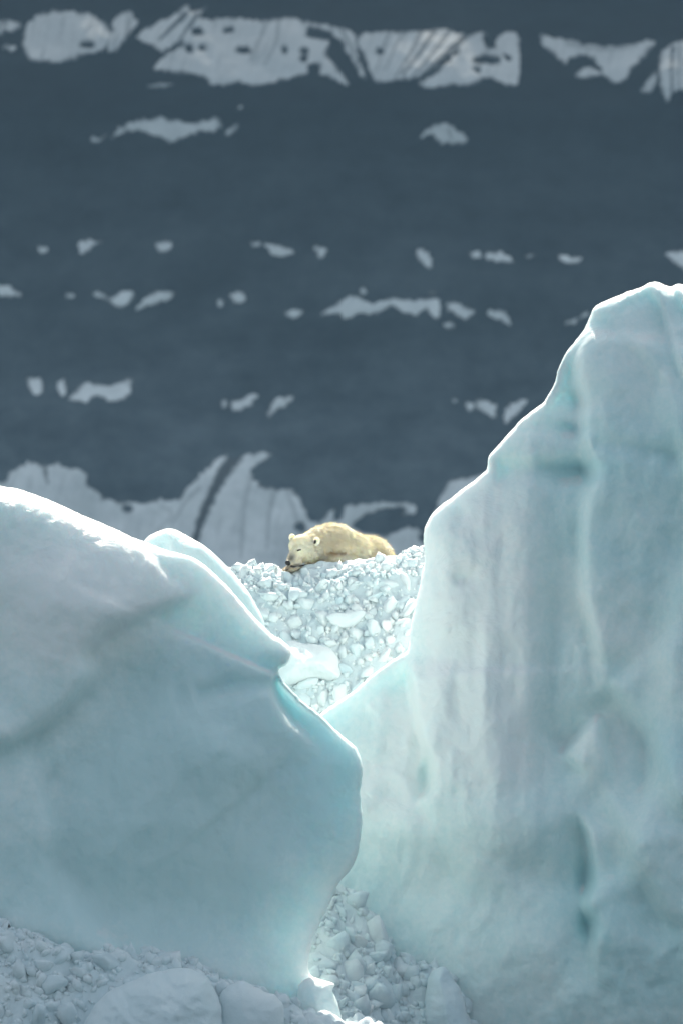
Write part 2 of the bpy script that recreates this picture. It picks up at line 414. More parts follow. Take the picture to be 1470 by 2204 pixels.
# middle rows
for i, pts in enumerate([
    [(166,520),(190,514),(228,518),(210,528),(188,545),(170,546)], [(336,520),(362,516),(374,528),(356,546),(338,538)],
    [(566,524),(590,524),(628,536),(630,550),(600,554),(578,542)], [(676,532),(700,530),(704,544),(686,558)],
    [(896,538),(914,536),(932,558),(928,580),(914,574),(898,556)], [(1008,542),(1030,540),(1038,554),(1018,560)],
    [(1042,544),(1068,540),(1098,550),(1104,566),(1070,564),(1044,558)], [(1200,548),(1230,552),(1256,552),(1236,568),(1206,562)],
    [(1424,544),(1460,538),(1500,545),(1500,590),(1470,582),(1444,562)], [(540,522),(560,521),(562,530),(545,532)],
    [(80,532),(100,528),(106,542),(88,546)],
    [(-30,618),(10,612),(36,622),(52,638),(22,642),(-30,634)], [(138,630),(160,628),(162,642),(144,648)],
    [(192,628),(215,630),(240,636),(262,624),(288,626),(286,650),(258,664),(238,654),(214,644)],
    [(290,672),(305,650),(330,628),(372,626),(374,640),(342,656),(315,662)], [(468,646),(484,648),(482,660),(470,658)],
    [(498,632),(522,626),(530,642),(518,656),(498,648)], [(612,670),(640,662),(654,672),(636,686),(614,682)],
    [(684,680),(706,662),(736,644),(772,634),(800,652),(840,640),(890,646),(944,640),(946,686),(926,682),(912,670),(890,682),(866,672),(840,664),(800,680),(770,676),(746,690),(720,678)],
    [(962,650),(990,652),(1022,668),(1012,682),(994,690),(975,676),(960,670)], [(954,694),(976,694),(976,708),(958,708)],
    [(1046,670),(1068,664),(1092,672),(1096,700),(1074,694),(1050,684)], [(774,622),(786,618),(788,632),(776,634)], [(922,626),(938,628),(934,636),(922,636)],
    [(1214,692),(1240,684),(1262,668),(1264,678),(1240,696),(1220,702)],
    [(56,812),(80,812),(96,826),(90,846),(72,850),(58,830)], [(124,822),(142,814),(150,834),(140,854),(126,848)],
    [(146,862),(162,838),(186,820),(210,824),(240,828),(284,812),(284,844),(268,862),(240,866),(212,856),(184,866)],
    [(478,860),(492,862),(490,880),(478,876)], [(500,862),(522,858),(548,846),(556,856),(540,878),(514,888),(500,880)],
    [(574,894),(582,872),(602,850),(636,852),(622,872),(596,888),(582,902)], [(968,852),(982,862),(976,870)],
    [(998,862),(1016,866),(1020,882),(1004,884)], [(1024,860),(1050,862),(1070,872),(1066,902),(1040,890),(1022,880)],
    [(1082,890),(1098,866),(1134,860),(1120,884),(1092,912),(1082,906)], [(1126,550),(1150,546),(1156,552),(1136,556)],
]): snow_patch(pts, amp=4.5, seed=20. + i * 1.7, n=4, cell=2.6)
# the same slope goes on beyond both sides of the picture
prg = np.random.default_rng(11)
for side_x in (-1, 1):
    for row in (270, 540, 660, 840):
        for k in range(3):
            cx = (735 + side_x * (860 + 250 * k + prg.uniform(-60, 60))); cy = row + prg.uniform(-25, 25); w_ = prg.uniform(25, 90); h_ = w_ * prg.uniform(.18, .35)
            snow_patch([(cx + w_ * math.cos(a_) * prg.uniform(.7, 1.2), cy + h_ * math.sin(a_) * prg.uniform(.6, 1.3)) for a_ in np.linspace(0, 6.28, 8, endpoint=False)], amp=6, seed=cx, n=4, cell=5)
for cx in (-400, 1900):
    snow_patch([(cx - 320, 60), (cx - 150, 30), (cx, 50), (cx + 200, 40), (cx + 310, 80), (cx + 250, 150), (cx + 60, 170), (cx - 100, 150), (cx - 280, 130)], amp=14, seed=cx, cell=6, dirt=.4)
    snow_patch([(cx - 320, 1060), (cx - 100, 1000), (cx + 100, 1050), (cx + 310, 1010), (cx + 330, 1400), (cx - 330, 1400)], amp=14, seed=cx + 5., cell=7, dirt=.3)
# lower snow fans
snow_patch([(-60,1040),(0,1036),(30,1010),(60,995),(98,1000),(120,996),(150,1006),(188,1018),(196,1048),(232,1070),(280,1080),(330,1078),(378,1072),(400,1050),(430,1020),(470,982),(492,976),
            (500,988),(530,976),(592,972),(585,985),(556,1002),(544,1024),(560,1042),(600,1050),(632,1052),(650,1078),(662,1100),(690,1112),(730,1090),(790,1082),(850,1080),(890,1084),(896,1110),
            (880,1130),(905,1140),(912,1170),(960,1190),(960,1320),(-60,1320)],
           holes=[[(664,1092),(684,1084),(700,1092),(698,1112),(680,1122),(662,1112)],[(722,1098),(740,1088),(732,1112),(722,1118)],
                  [(762,1128),(800,1106),(840,1094),(870,1098),(850,1114),(890,1108),(884,1124),(860,1140),(820,1150),(780,1144)],
                  [(268,1094),(282,1090),(284,1098),(272,1100)],[(636,1134),(650,1128),(656,1138),(644,1142)]],
           streaks=[([(508,984),(480,1020),(455,1070),(430,1130),(418,1175)],18,.9),([(97,998),(100,1020),(104,1040)],7,.7),([(590,1060),(580,1110),(575,1180)],8,.3),([(620,1060),(640,1120),(650,1200)],8,.28),
                    ([(540,1030),(525,1100),(520,1200)],9,.25),([(350,1090),(370,1110),(330,1150)],7,.2),([(430,1050),(400,1080),(370,1130)],6,.3)],
           dirt=.18, amp=6, seed=90.)
snow_patch([(930,1110),(950,1060),(968,1032),(1010,1026),(1060,1020),(1060,1130),(930,1130)], amp=4, seed=95.)

# ------------------------------------------------------------------ ice walls
def scarp(px, py, line, amp, width, L, near_side=1, ends=(.12, .12)):
    """local step: ground on one side of the line stands nearer the viewer and fades away from it"""
    C = catmull(line, 12, False); D, par, _, side = seg_dist(px, py, C, False)
    t = par / (len(C) - 1)
    s = D * side * near_side
    e = ss(0, max(ends[0], 1e-3), t) * ss(0, max(ends[1], 1e-3), 1 - t)
    return amp * e * np.tanh(s / width) * np.exp(-(D / np.where(s > 0, L * 2.4, L * .8)) ** 1.5)
def bump(px, py, cx, cy, rx, ry, ang=0.):
    a = R(ang); dx, dy = px - cx, py - cy
    u = (dx * math.cos(a) + dy * math.sin(a)) / rx; v = (-dx * math.sin(a) + dy * math.cos(a)) / ry
    return np.exp(-(u * u + v * v))
def groove(px, py, line, w):
    C = catmull(line, 12, False); D, par, _, _ = seg_dist(px, py, C, False); t = par / (len(C) - 1)
    return np.exp(-(D / w) ** 2) * ss(0, .1, t) * ss(0, .1, 1 - t)

def ice_body(name, outline, Y0, front, detail, back, mat, cell, amp=2.0, clarity_shade=None, wob=1.0):
    P = catmull(outline, 6); P[:, 2] = np.maximum(P[:, 2], .03)
    P = resample(P, 3.0)
    P = rough(P, amp, .035, Y0)
    P = rough(P, amp * .7, .15, Y0 + 3)
    px, py, sd, rad, Q, rim = snapped_grid(P, cell)
    m = sd / 160.0                                                    # metres from the edge
    t = np.clip(m / rad, 0, 1); prof = rad * np.sqrt(1 - (1 - t) ** 2)
    f = prof + front(px, py, m); b = prof + back(px, py, m)
    ij, shp = GRID_INFO
    for sg, lo, hi in ((2.0, .05, .2), (5.0, .5, 1.6)):
        w = ss(lo, hi, m) * (.85 if sg > 3 else 1); f = f * (1 - w) + blur(f, ij, shp, sg) * w; b = b * (1 - w) + blur(b, ij, shp, sg) * w
    if detail: f = f + blur(detail(px, py, m), ij, shp, 1.1) * np.clip(m / .14, 0, 1)
    k = np.clip(m / .25, 0, 1)
    f = f + k * wob * (.10 * fbm(px * .008, py * .006, Y0, 3) + .022 * fbm(px * .04, py * .03, Y0 + 2, 3) - .028 * np.abs(fbm(px * .02 + 3, py * .011, Y0 + 5, 4)) - .008 * np.abs(fbm(px * .07 + 3, py * .045, Y0 + 6, 3)))
    b = b + k * (.12 * fbm(px * .01, py * .01, Y0 + 9, 3))
    # keep a minimum thickness
    b = np.maximum(b, -f + .05 * k)
    f[rim] = 0; b[rim] = 0
    pf = at(px, py, Y0 + LEAN(name, px, py) - f); pb = at(px, py, Y0 + LEAN(name, px, py) + b)
    # crusty displacement on faces that look up close to the edge
    n = len(px); back_idx = np.arange(n) + n; back_idx[rim] = np.arange(n)[rim]
    co = np.concatenate([pf, pb]); faces = np.concatenate([Q, back_idx[Q][:, ::-1]])
    used = np.unique(faces); re = -np.ones(len(co), int); re[used] = np.arange(len(used))
    co = co[used]; faces = re[faces]
    me = mesh_np(name, co, faces)
    cl = clarity_shade(px, py, m) if clarity_shade else np.zeros(n)
    set_attr(me, 'clarity_shade', np.concatenate([cl, cl])[used])
    return link(name, me, mat), (px, py, f)

def LEAN(name, px, py):
    if name == 'iceberg_left': return -.9 * ss(1250, 2250, py)
    if name == 'iceberg_right': return -.5 * ss(1300, 2250, py) + .5 * ss(1000, 600, py)
    return 0 * px

# left ice wall
OL = [(-420,1040,.5),(-200,1030,.5),(-60,1035,.45),(0,1046,.42),(50,1055,.42),(110,1078,.40),(170,1105,.38),(230,1130,.36),(285,1155,.30),(330,1172,.24),(360,1184,.16),(400,1194,.10),
      (440,1215,.08),(490,1262,.07),(540,1320,.07),(580,1360,.08),(612,1382,.09),(626,1402,.12),(620,1428,.12),(600,1444,.07),(618,1474,.05),(650,1508,.05),(690,1540,.05),(735,1582,.05),
      (768,1612,.07),(781,1655,.08),(775,1715,.07),(780,1765,.08),(772,1828,.08),(756,1870,.07),(730,1900,.06),(716,1932,.05),(692,1982,.05),(672,2030,.05),(664,2085,.06),(686,2112,.05),(716,2122,.06),(700,2160,.1),(690,2300,.2),(690,2420,.3),
      (200,2440,.5),(-420,2440,.5)]
def left_front(px, py, m):
    f = .42 * (1 - np.exp(-m / .85)) + .5 * bump(px, py, 250, 1600, 380, 420)
    return f + .25 * bump(px, py, 180, 1290, 200, 90, 20) + .20 * bump(px, py, 480, 1620, 120, 60, 25)
def left_detail(px, py, m):
    f = 0 * px
    # rear lobe set back behind the snowy crease
    f = f + scarp(px, py, [(596,1450),(588,1475),(598,1510),(628,1552),(668,1592),(700,1640)], .27, 6, 110, 1, (.02, .5)) * np.clip(m / .04, 0, 1) / np.clip(m / .14, .12, 1)
    # step between the paler upper face and the hollowed lower one
    f = f + scarp(px, py, [(-60,1620),(40,1590),(130,1530),(200,1455),(188,1405),(235,1355),(330,1315),(400,1290),(430,1240)], .27, 13, 150, -1, (.1, .3))
    f = f - .22 * bump(px, py, 330, 1450, 170, 120, -20) - .16 * bump(px, py, 620, 1720, 120, 170, 10) * np.clip(m, 0, 1)
    f = f - .10 * groove(px, py, [(420,1500),(500,1478),(590,1470)], 22) + .12 * groove(px, py, [(0,2000),(120,2010),(260,2050),(430,2085),(590,2130)], 40)
    f = f - .2 * bump(px, py, 350, 1950, 260, 80, 10)
    return f
def left_back(px, py, m):
    return .45 * bump(px, py, 640, 1530, 60, 90, 50) * ss(0, .1, m) + .16 * ss(0, .15, m) + 1.5 * ss(.25, 2.6, m)
def left_clear_shade(px, py, m):  # clear bluer ice, plus shade and a lit upper face put into the tint
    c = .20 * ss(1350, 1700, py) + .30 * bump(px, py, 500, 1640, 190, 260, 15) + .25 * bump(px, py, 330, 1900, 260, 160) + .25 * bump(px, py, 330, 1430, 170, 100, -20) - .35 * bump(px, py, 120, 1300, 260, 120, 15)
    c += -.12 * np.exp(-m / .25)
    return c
iceberg_l, gl = ice_body('iceberg_left', OL, 110.6, left_front, left_detail, left_back, M_ICE_L, 4.0, 2.0, left_clear_shade)
iceberg_l.name = 'iceberg'
tag(iceberg_l, 'smooth teal iceberg at left with a bright snowy top edge and bulging right side', 'iceberg')

# hump behind the left wall
OH = [(300,1190,.2),(318,1156,.10),(345,1142,.10),(368,1137,.12),(395,1148,.14),(430,1168,.16),(462,1192,.14),(488,1218,.12),(510,1242,.12),(545,1290,.12),(570,1345,.1),(575,1420,.1),(560,1600,.2),(300,1600,.2),(260,1300,.2)]
hump, _ = ice_body('ice_hump', OH, 113.6, lambda px, py, m: .5 * (1 - np.exp(-m / .4)), None, lambda px, py, m: .9 * (1 - np.exp(-m / .6)), M_ICE_R, 4.0, 2.0)
tag(hump, 'small rounded ice hump rising just behind the crest of the left iceberg', 'ice hump')

# right ice wall
OR_ = [(1900,900,.4),(1700,760,.35),(1560,660,.3),(1500,628,.25),(1462,611,.22),(1440,616,.22),(1410,606,.25),(1375,618,.22),(1340,632,.2),(1300,648,.16),(1278,662,.12),(1262,695,.08),(1248,720,.09),(1218,758,.08),
       (1200,795,.06),(1190,830,.05),(1172,862,.05),(1150,880,.06),(1118,905,.05),(1088,940,.05),(1062,968,.05),(1050,985,.05),(1045,1012,.05),(1010,1042,.07),(965,1075,.07),(935,1100,.07),
       (916,1128,.08),(911,1160,.10),(914,1200,.10),(905,1250,.09),(895,1300,.09),(884,1345,.08),(880,1388,.05),(870,1406,.05),(835,1428,.05),(795,1458,.05),(760,1488,.05),(725,1512,.05),(690,1536,.06),
       (640,1575,.1),(600,1700,.2),(580,1900,.3),(600,2100,.3),(640,2420,.3),(1900,2440,.5)]
RIDGE = [(1252,690),(1244,740),(1236,800),(1256,868),(1248,925),(1276,1010),(1256,1080),(1248,1190),(1258,1310),(1282,1400),(1300,1500)]
def right_front(px, py, m):
    f = .50 * (1 - np.exp(-m / .7)) + .5 * bump(px, py, 1300, 1500, 400, 800)
    return f + .25 * bump(px, py, 1060, 1500, 110, 420, 4)
def right_detail(px, py, m):
    f = 0 * px
    f = f + scarp(px, py, RIDGE, .20, 9, 120, -1, (.08, .2))
    f = f + scarp(px, py, [(884,1400),(880,1450),(892,1520),(906,1590),(928,1645),(926,1700),(890,1725)], .22, 6, 90, -1, (.25, .15))
    f = f + scarp(px, py, [(1235,1740),(1262,1800),(1272,1890),(1258,1945),(1274,1995),(1276,2060),(1285,2140)], .28, 7, 65, -1, (.2, .3))
    f = f + scarp(px, py, [(1205,1630),(1240,1590),(1285,1545),(1300,1600),(1330,1680)], .26, 7, 80, 1, (.15, .3))
    f = f + scarp(px, py, [(1300,1470),(1350,1530),(1400,1600),(1440,1700),(1480,1780)], .2, 16, 120, -1, (.15, .2))
    f = f + scarp(px, py, [(1290,1680),(1340,1800),(1400,1920),(1480,2020)], .2, 18, 130, -1, (.25, .2))
    f = f + scarp(px, py, [(1395,612),(1418,650),(1440,720),(1465,800),(1500,880)], .14, 7, 70, -1, (.05, .3))
    f = f + scarp(px, py, [(1455,614),(1470,650),(1490,700)], .12, 6, 50, -1, (.05, .3))
    f = f - .16 * groove(px, py, [(1062,1010),(1120,1008),(1190,1012),(1262,1006)], 26) - .14 * bump(px, py, 1225, 1020, 60, 28, 5)
    f = f - .14 * bump(px, py, 1220, 920, 55, 14, 0) - .12 * bump(px, py, 1215, 860, 40, 22, 0) - .08 * groove(px, py, [(1270,950),(1360,965),(1470,985)], 22)
    f = f + .10 * bump(px, py, 960, 1250, 60, 150, 0)
    f = f + .13 * fbm(px * .017, py * .0022, 6.5, 3) * bump(px, py, 1080, 1450, 230, 420) + .06 * fbm((px - py * .35) * .016, py * .003, 9.5, 3) * ss(1270, 1330, px) * ss(1300, 1500, py)
    f = f - .16 * bump(px, py, 1195, 1350, 45, 260)
    f = f + .012 * np.sin(px * .052 + noise(px * .01, py * .002, 3.) * 4) * ss(1050, 1250, py) * ss(1750, 1500, py) * bump(px, py, 1050, 1400, 190, 350)
    f = f - .22 * bump(px, py, 1180, 1600, 50, 90, 15) - .10 * bump(px, py, 985, 1245, 14, 14) - .10 * bump(px, py, 1010, 1245, 16, 16)
    for (hx, hy, rx, ry, dd) in ((1256,1015,26,20,.14),(1238,870,16,26,.10),(1236,800,14,22,.07),(1240,930,22,14,.09),(1256,1895,16,34,.15),(1268,1990,18,26,.17),(913,1672,12,22,.13),(898,1600,10,34,.08),(878,1480,14,26,.08),(1243,1180,12,40,.07),(1262,1350,14,40,.08),
                                 (1236,1600,26,34,.12),(1232,1660,18,14,.07),(1385,1660,16,60,.10),(1430,1560,20,50,.08),(1400,1900,26,70,.08)):
        f = f - dd * bump(px, py, hx + 8 * noise(px * .03, py * .03, 4.), hy, rx, ry)
    f = f - .30 * bump(px, py, 1000, 1900, 260, 90, 8) + .22 * bump(px, py, 1130, 1800, 160, 90, 0)
    return f
def right_back(px, py, m):
    return .35 * ss(.0, .35, m) + .5 * ss(.3, 1.5, m) + 1.8 * ss(1050, 1350, px) * (1 - np.exp(-m / 1.5)) + .8 * ss(1600, 1900, py) * np.clip(m, 0, 1)
def right_clear_shade(px, py, m):  # blue hollows; recess shade and thin-ice glow also put into the tint
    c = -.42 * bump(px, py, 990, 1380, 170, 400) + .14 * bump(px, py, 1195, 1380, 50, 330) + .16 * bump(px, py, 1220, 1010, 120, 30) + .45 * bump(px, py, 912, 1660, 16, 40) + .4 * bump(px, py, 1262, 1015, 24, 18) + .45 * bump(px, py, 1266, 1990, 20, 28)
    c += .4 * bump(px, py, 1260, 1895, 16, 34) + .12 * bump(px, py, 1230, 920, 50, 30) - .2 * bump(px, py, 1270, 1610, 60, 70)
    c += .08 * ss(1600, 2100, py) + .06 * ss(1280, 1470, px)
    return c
iceberg_r, gr_ = ice_body('iceberg_right', OR_, 113.6, right_front, right_detail, right_back, M_ICE_R, 4.0, 2.2, right_clear_shade)
iceberg_r.name = 'iceberg_spire'
tag(iceberg_r, 'tall pale iceberg rising to a peak at right, with vertical ridges and blue hollows', 'iceberg')

# ------------------------------------------------------------------ rubble mounds
def chunk_mesh(name, seed, sub=2, squash=(1, .8, .6), rough_=.35):
    bm = bmesh.new(); bmesh.ops.create_icosphere(bm, subdivisions=sub, radius=.5)
    co = np.array([v.co[:] for v in bm.verts])
    pl = np.random.default_rng(seed).normal(size=(12, 3)); pl /= np.linalg.norm(pl, axis=1)[:, None]
    for p_ in pl:                                                      # worn facets
        d = co @ p_; ex = np.maximum(d - .29, 0); co -= ex[:, None] * p_ * .95
    nn = co / np.linalg.norm(co, axis=1)[:, None]
    co *= 1 + rough_ * fbm(nn[:, 0] * 1.4 + seed, nn[:, 1] * 1.4, nn[:, 2] * 1.4, 3)[:, None]
    co *= np.array(squash)
    for v, c in zip(bm.verts, co): v.co = c
    me = bpy.data.meshes.new(name); bm.to_mesh(me); bm.free(); me.shade_smooth(); me.materials.append(M_CHUNK)
    return me
CHUNKS = [chunk_mesh('ice_chunk', s, 2, (1.15, .6 + .4 * ((s * 37) % 10) / 10, .42 + .35 * ((s * 53) % 10) / 10)) for s in range(14)]
SHELF_CHUNKS = [m_.copy() for m_ in CHUNKS]
for m_ in SHELF_CHUNKS: m_.materials[0] = M_SHELF
SMALL = [chunk_mesh('small_chunk', 50 + s, 1) for s in range(6)]
SMALLD = [(np.array([v.co[:] for v in m.vertices]), np.array([p.vertices[:] for p in m.polygons])) for m in SMALL]

def rot_mat(rg):
    q = rg.normal(size=4); q /= np.linalg.norm(q); w, x, y, z = q
    return np.array([[1-2*(y*y+z*z), 2*(x*y-z*w), 2*(x*z+y*w)], [2*(x*y+z*w), 1-2*(x*x+z*z), 2*(y*z-x*w)], [2*(x*z-y*w), 2*(y*z+x*w), 1-2*(x*x+y*y)]])

def heap(name, height, xr, yr, step, n_big, n_small, size_of, visible, seed, mat=M_SNOW, kinds=None, cm=None, dense=.27):
    kinds = kinds or CHUNKS; cm = cm or M_CHUNK
    """a mound z = height(x, y) with lumps of ice lying on it"""
    rg = np.random.default_rng(seed)
    gx = np.arange(xr[0], xr[1], step); gy = np.arange(yr[0], yr[1], step)
    X, Y = np.meshgrid(gx, gy); Z = height(X, Y); W, H = len(gx), len(gy)
    idx = np.arange(W * H).reshape(H, W)
    Q = np.stack([idx[:-1, :-1], idx[:-1, 1:], idx[1:, 1:], idx[1:, :-1]], -1).reshape(-1, 4)
    me = mesh_np(name, np.stack([X, Y, Z], -1).reshape(-1, 3), Q)
    o = link(name, me, mat)
    def sample(n):
        out = []
        while len(out) < n:
            x = rg.uniform(*xr); y = rg.uniform(*yr)
            if visible(x, y, float(height(np.array(x), np.array(y)))): out.append((x, y))
        return np.array(out)
    pts = sample(n_big); taken = []
    z = height(pts[:, 0], pts[:, 1])
    s = np.array([size_of(rg, p[0], p[1]) for p in pts]); order = np.argsort(-s)
    for i in order:
        if any((pts[i, 0] - a) ** 2 + (pts[i, 1] - b) ** 2 + (z[i] - c) ** 2 < (dense * (s[i] + r)) ** 2 for a, b, c, r in taken): continue
        taken.append((pts[i, 0], pts[i, 1], z[i], s[i]))
        c = link('ice_chunk', kinds[int(rg.integers(len(kinds)))], None, o)
        c.matrix_basis = Matrix.Translation((pts[i, 0], pts[i, 1], z[i] - s[i] * .16)) @ Matrix(rot_mat(rg).tolist()).to_4x4() @ Matrix.Diagonal((s[i], s[i], s[i], 1))
        if len(taken) >= 290: break
    pts = sample(n_small); z = height(pts[:, 0], pts[:, 1]); V = []; F = []; b = 0
    for p_, zz in zip(pts, z):
        v, f = SMALLD[int(rg.integers(6))]; sc = rg.uniform(.03, .08) * size_of(rg, p_[0], p_[1]) / .1
        V.append((v * sc) @ rot_mat(rg).T + np.array([p_[0], p_[1], zz + sc * .02])); F.append(f + b); b += len(v)
    sm = link('small_chunks', mesh_np('small_chunks', np.concatenate(V), np.concatenate(F)), cm, o); sm['kind'] = 'stuff'
    return o, taken

def domes(x, y, size, seed):
    """rounded lumps packed side by side: 1 at a lump's middle, 0 in the joints"""
    X, Y = x / size, y / size; xi, yi = np.floor(X).astype(np.int64), np.floor(Y).astype(np.int64); F1 = np.full(np.shape(X), 9.); F2 = F1.copy()
    for dx in (-1, 0, 1):
        for dy in (-1, 0, 1):
            h = _P[(_P[(xi + dx) & 255] + yi + dy + seed) & 255]; h2 = _P[h + 31]
            d = np.hypot(xi + dx + h / 256. - X, (yi + dy + h2 / 256. - Y)) * (.8 + .4 * h2 / 256.)
            F2 = np.minimum(F2, np.maximum(F1, d)); F1 = np.minimum(F1, d)
    return np.sqrt(np.clip((F2 - F1) * 1.6, 0, 1))
def crest_curve(pts, Y):
    w = np.array([at(a, b, Y) for a, b in pts]); return w[:, 0], w[:, 2]
# middle mound that carries the bear
CY = 116.6
cx_, cz_ = crest_curve([(-200,1500),(250,1330),(430,1250),(500,1229),(540,1220),(600,1224),(625,1230),(680,1212),(740,1209),(790,1204),(850,1198),(880,1192),(912,1187),(960,1190),(1100,1260),(1700,1500)], CY)
def mid_height(x, y):
    zc = np.interp(x, cx_, cz_)
    yc = CY + .12 * noise(x * .9, x * 0 + 2.2, .5)
    d = yc - y
    fr = np.where(d < .5, d * .62, .31 + (d - .5) * 1.55) + np.maximum(d - 2.1, 0) * 4
    bump_ = .07 * fbm(x * 2.2, y * 2.2, 4., 4) + .10 * (domes(x, y, .34, 3) - .5) + .06 * (domes(x + .2 * noise(x * 3, y * 3, 1.), y, .15, 40) - .5)
    side = .45 * np.exp(-((x + .95) / .4) ** 2) * ss(.4, 1.4, d) * .25 + .35 * np.exp(-((x - .9) / .45) ** 2) * ss(.6, 1.2, d) * ss(2.2, 1.4, d)
    back = (-d) * .04 + np.maximum(-d - 2.2, 0) * 2.6
    return zc - 9 * ss(3.6, 5.6, np.abs(x)) - np.where(d > 0, fr, back) + bump_ * ss(-.3, .3, d) + side
def mid_vis(x, y, z):
    px = 735 + x / y * K; py = 1102 - ((z - CAM_Z) / y * cp - sp) * K
    if 596 < px < 860 and y > CY - .14: return False                     # the bear's bed is packed snow
    return 470 < px < 930 and 1180 < py < 1580
mid, taken_mid = heap('rubble_slope', mid_height, (-6, 6), (113.9, 122.4), .035, 2600, 2600, lambda g, x, y: float(np.clip(g.lognormal(-1.8, .45), .10, .42)), mid_vis, 3)
tag(mid, kind='structure')

# front mound at the foot of the right wall
fx_, fz_ = crest_curve([(400,2000),(600,1930),(700,1905),(740,1925),(765,1960),(805,2000),(835,2042),(870,2085),(925,2092),(955,2100),(990,2140),(1015,2200),(1060,2300),(1200,2380)], 112.0)
def front_height(x, y):
    zc = np.interp(x, fx_, fz_)
    d = 112.0 - y
    lumps = .10 * fbm(x * 1.6, y * 1.6, 8., 4) + .20 * (domes(x, y, .62, 5) - .5) + .10 * (domes(x + .1 * noise(x * 3, y * 3, 2.), y, .27, 60) - .5)
    return zc - np.where(d > 0, d * .85, -d * .05) + lumps
def front_vis(x, y, z):
    px = 735 + x / y * K; py = 1102 - ((z - CAM_Z) / y * cp - sp) * K
    return 660 < px < 1050 and 1900 < py < 2260
front, _ = heap('rubble_foot', front_height, (-1.2, 3.2), (109.2, 113.4), .035, 260, 900, lambda g, x, y: float(np.clip(g.lognormal(-1.25, .5), .12, .75)), front_vis, 5)
tag(front, kind='structure')

# rubble in front of the left wall
bx_, bz_ = crest_curve([(-420,1960),(-50,2005),(0,2016),(60,2030),(150,2062),(250,2070),(330,2080),(430,2110),(520,2150),(600,2175),(660,2190),(740,2215),(1000,2260),(1900,2330)], 108.0)
def low_height(x, y):
    zc = np.interp(x, bx_, bz_); d = 108.0 - y
    lumps = .12 * fbm(x * 1.8, y * 1.8, 12., 4) + .20 * (domes(x, y, .5, 15) - .5) + .08 * (domes(x, y, .22, 90) - .5)
    return zc - np.where(d > 0, d * 1.5, -d * -.02) + lumps
def low_vis(x, y, z):
    px = 735 + x / y * K; py = 1102 - ((z - CAM_Z) / y * cp - sp) * K
    return -60 < px < 640 and 1990 < py < 2260
low, _ = heap('rubble_shelf', low_height, (-7.5, 7.5), (105.6, 109.6), .04, 700, 1500, lambda g, x, y: float(np.clip(g.lognormal(-1.5, .5), .09, .55)), low_vis, 6, M_SHELF, SHELF_CHUNKS, M_SHELF)
tag(low, kind='structure')

# single blocks
def block(name, outline, Y0, thick, mat, label, cat, lean=0., cell=3.0, rad=.05, amp=1.2, tilt=0.):
    O = [(a, b, rad) for a, b in outline]
    P = rough(catmull(O, 6), amp, .06, Y0); px, py, sd, rd, Q, rim = snapped_grid(P, cell); m = sd / 160
    t = np.clip(m / rd, 0, 1); prof = rd * np.sqrt(1 - (1 - t) ** 2)
    cy = np.mean([b for a, b in outline])
    f = prof + thick * .5 * (1 - np.exp(-m / .25)) + np.clip(m / .1, 0, 1) * (.10 * fbm(px * .011, py * .011, Y0 + len(label), 4) * np.clip(thick, 0, 1) - .05 * np.abs(fbm(px * .03, py * .03, Y0, 3)) * thick)
    b = prof + thick * .6 * (1 - np.exp(-m / .2))
    f[rim] = 0; b[rim] = 0
    L = (cy - py) / 160 * lean
    pf = at(px, py, Y0 + L - f); pb = at(px, py, Y0 + L + b); n = len(px)
    bi = np.arange(n) + n; bi[rim] = np.arange(n)[rim]
    co = np.concatenate([pf, pb]); F = np.concatenate([Q, bi[Q][:, ::-1]]); used = np.unique(F); re = -np.ones(len(co), int); re[used] = np.arange(len(used))
    o = link(name, mesh_np(name, co[used], re[F]), mat); tag(o, label, cat); return o
def y_mid(px, py):
    Y = 115.6
    for _ in range(60):
        p = at(px, py, Y); h = float(mid_height(p[0], np.array(Y)))
        Y += -(h - p[2]) * .4
    return Y
block('ice_slab', [(703,1327),(716,1319),(748,1319),(774,1312),(789,1319),(781,1332),(768,1344),(752,1352),(728,1350),(710,1340)], y_mid(745, 1335) - .10, .18, M_SLAB,
      'flat white ice slab lying in the middle of the rubble slope below the bear', 'ice slab', lean=.12, cell=2.0, rad=.025)
block('ice_block', [(600,1400),(622,1379),(655,1385),(692,1389),(718,1402),(732,1428),(736,1458),(715,1468),(670,1466),(600,1480)], y_mid(670, 1425) - .02, .9, M_SLAB,
      'smooth rounded ice block beside the bulging edge of the left iceberg', 'ice block', lean=.2, cell=2.5, rad=.07)
block('ice_boulder', [(180,2260),(196,2180),(240,2132),(300,2104),(350,2088),(402,2084),(445,2104),(468,2140),(480,2200),(486,2290),(330,2320)], 107.3, 1.2, M_SHELFSLAB,
      'large domed grey-white ice boulder at the bottom left edge', 'ice boulder', lean=.4, cell=4, rad=.2, amp=5)
block('ice_boulder', [(470,2170),(485,2128),(520,2112),(560,2128),(600,2148),(612,2180),(600,2240),(540,2290),(475,2280)], 107.5, .5, M_SHELFSLAB,
      'tilted smooth ice boulder between the domed boulder and the ice stump', 'ice boulder', lean=.35, cell=4, rad=.12, amp=4)
block('ice_stump', [(640,2142),(648,2116),(668,2103),(692,2108),(720,2118),(716,2134),(730,2170),(745,2290),(650,2300),(640,2200)], 109.3, .5, M_ICE_R,
      'small ice stump with a sunlit top at the foot of the left iceberg', 'ice stump', lean=.3, cell=3, rad=.1)
block('ice_boulder', [(915,2200),(922,2110),(945,2082),(968,2094),(992,2140),(1012,2230),(960,2260)], 111.25, .6, M_CHUNK,
      'narrow rounded ice block at the right end of the bottom mound', 'ice boulder', lean=.3, cell=3, rad=.14, amp=6)

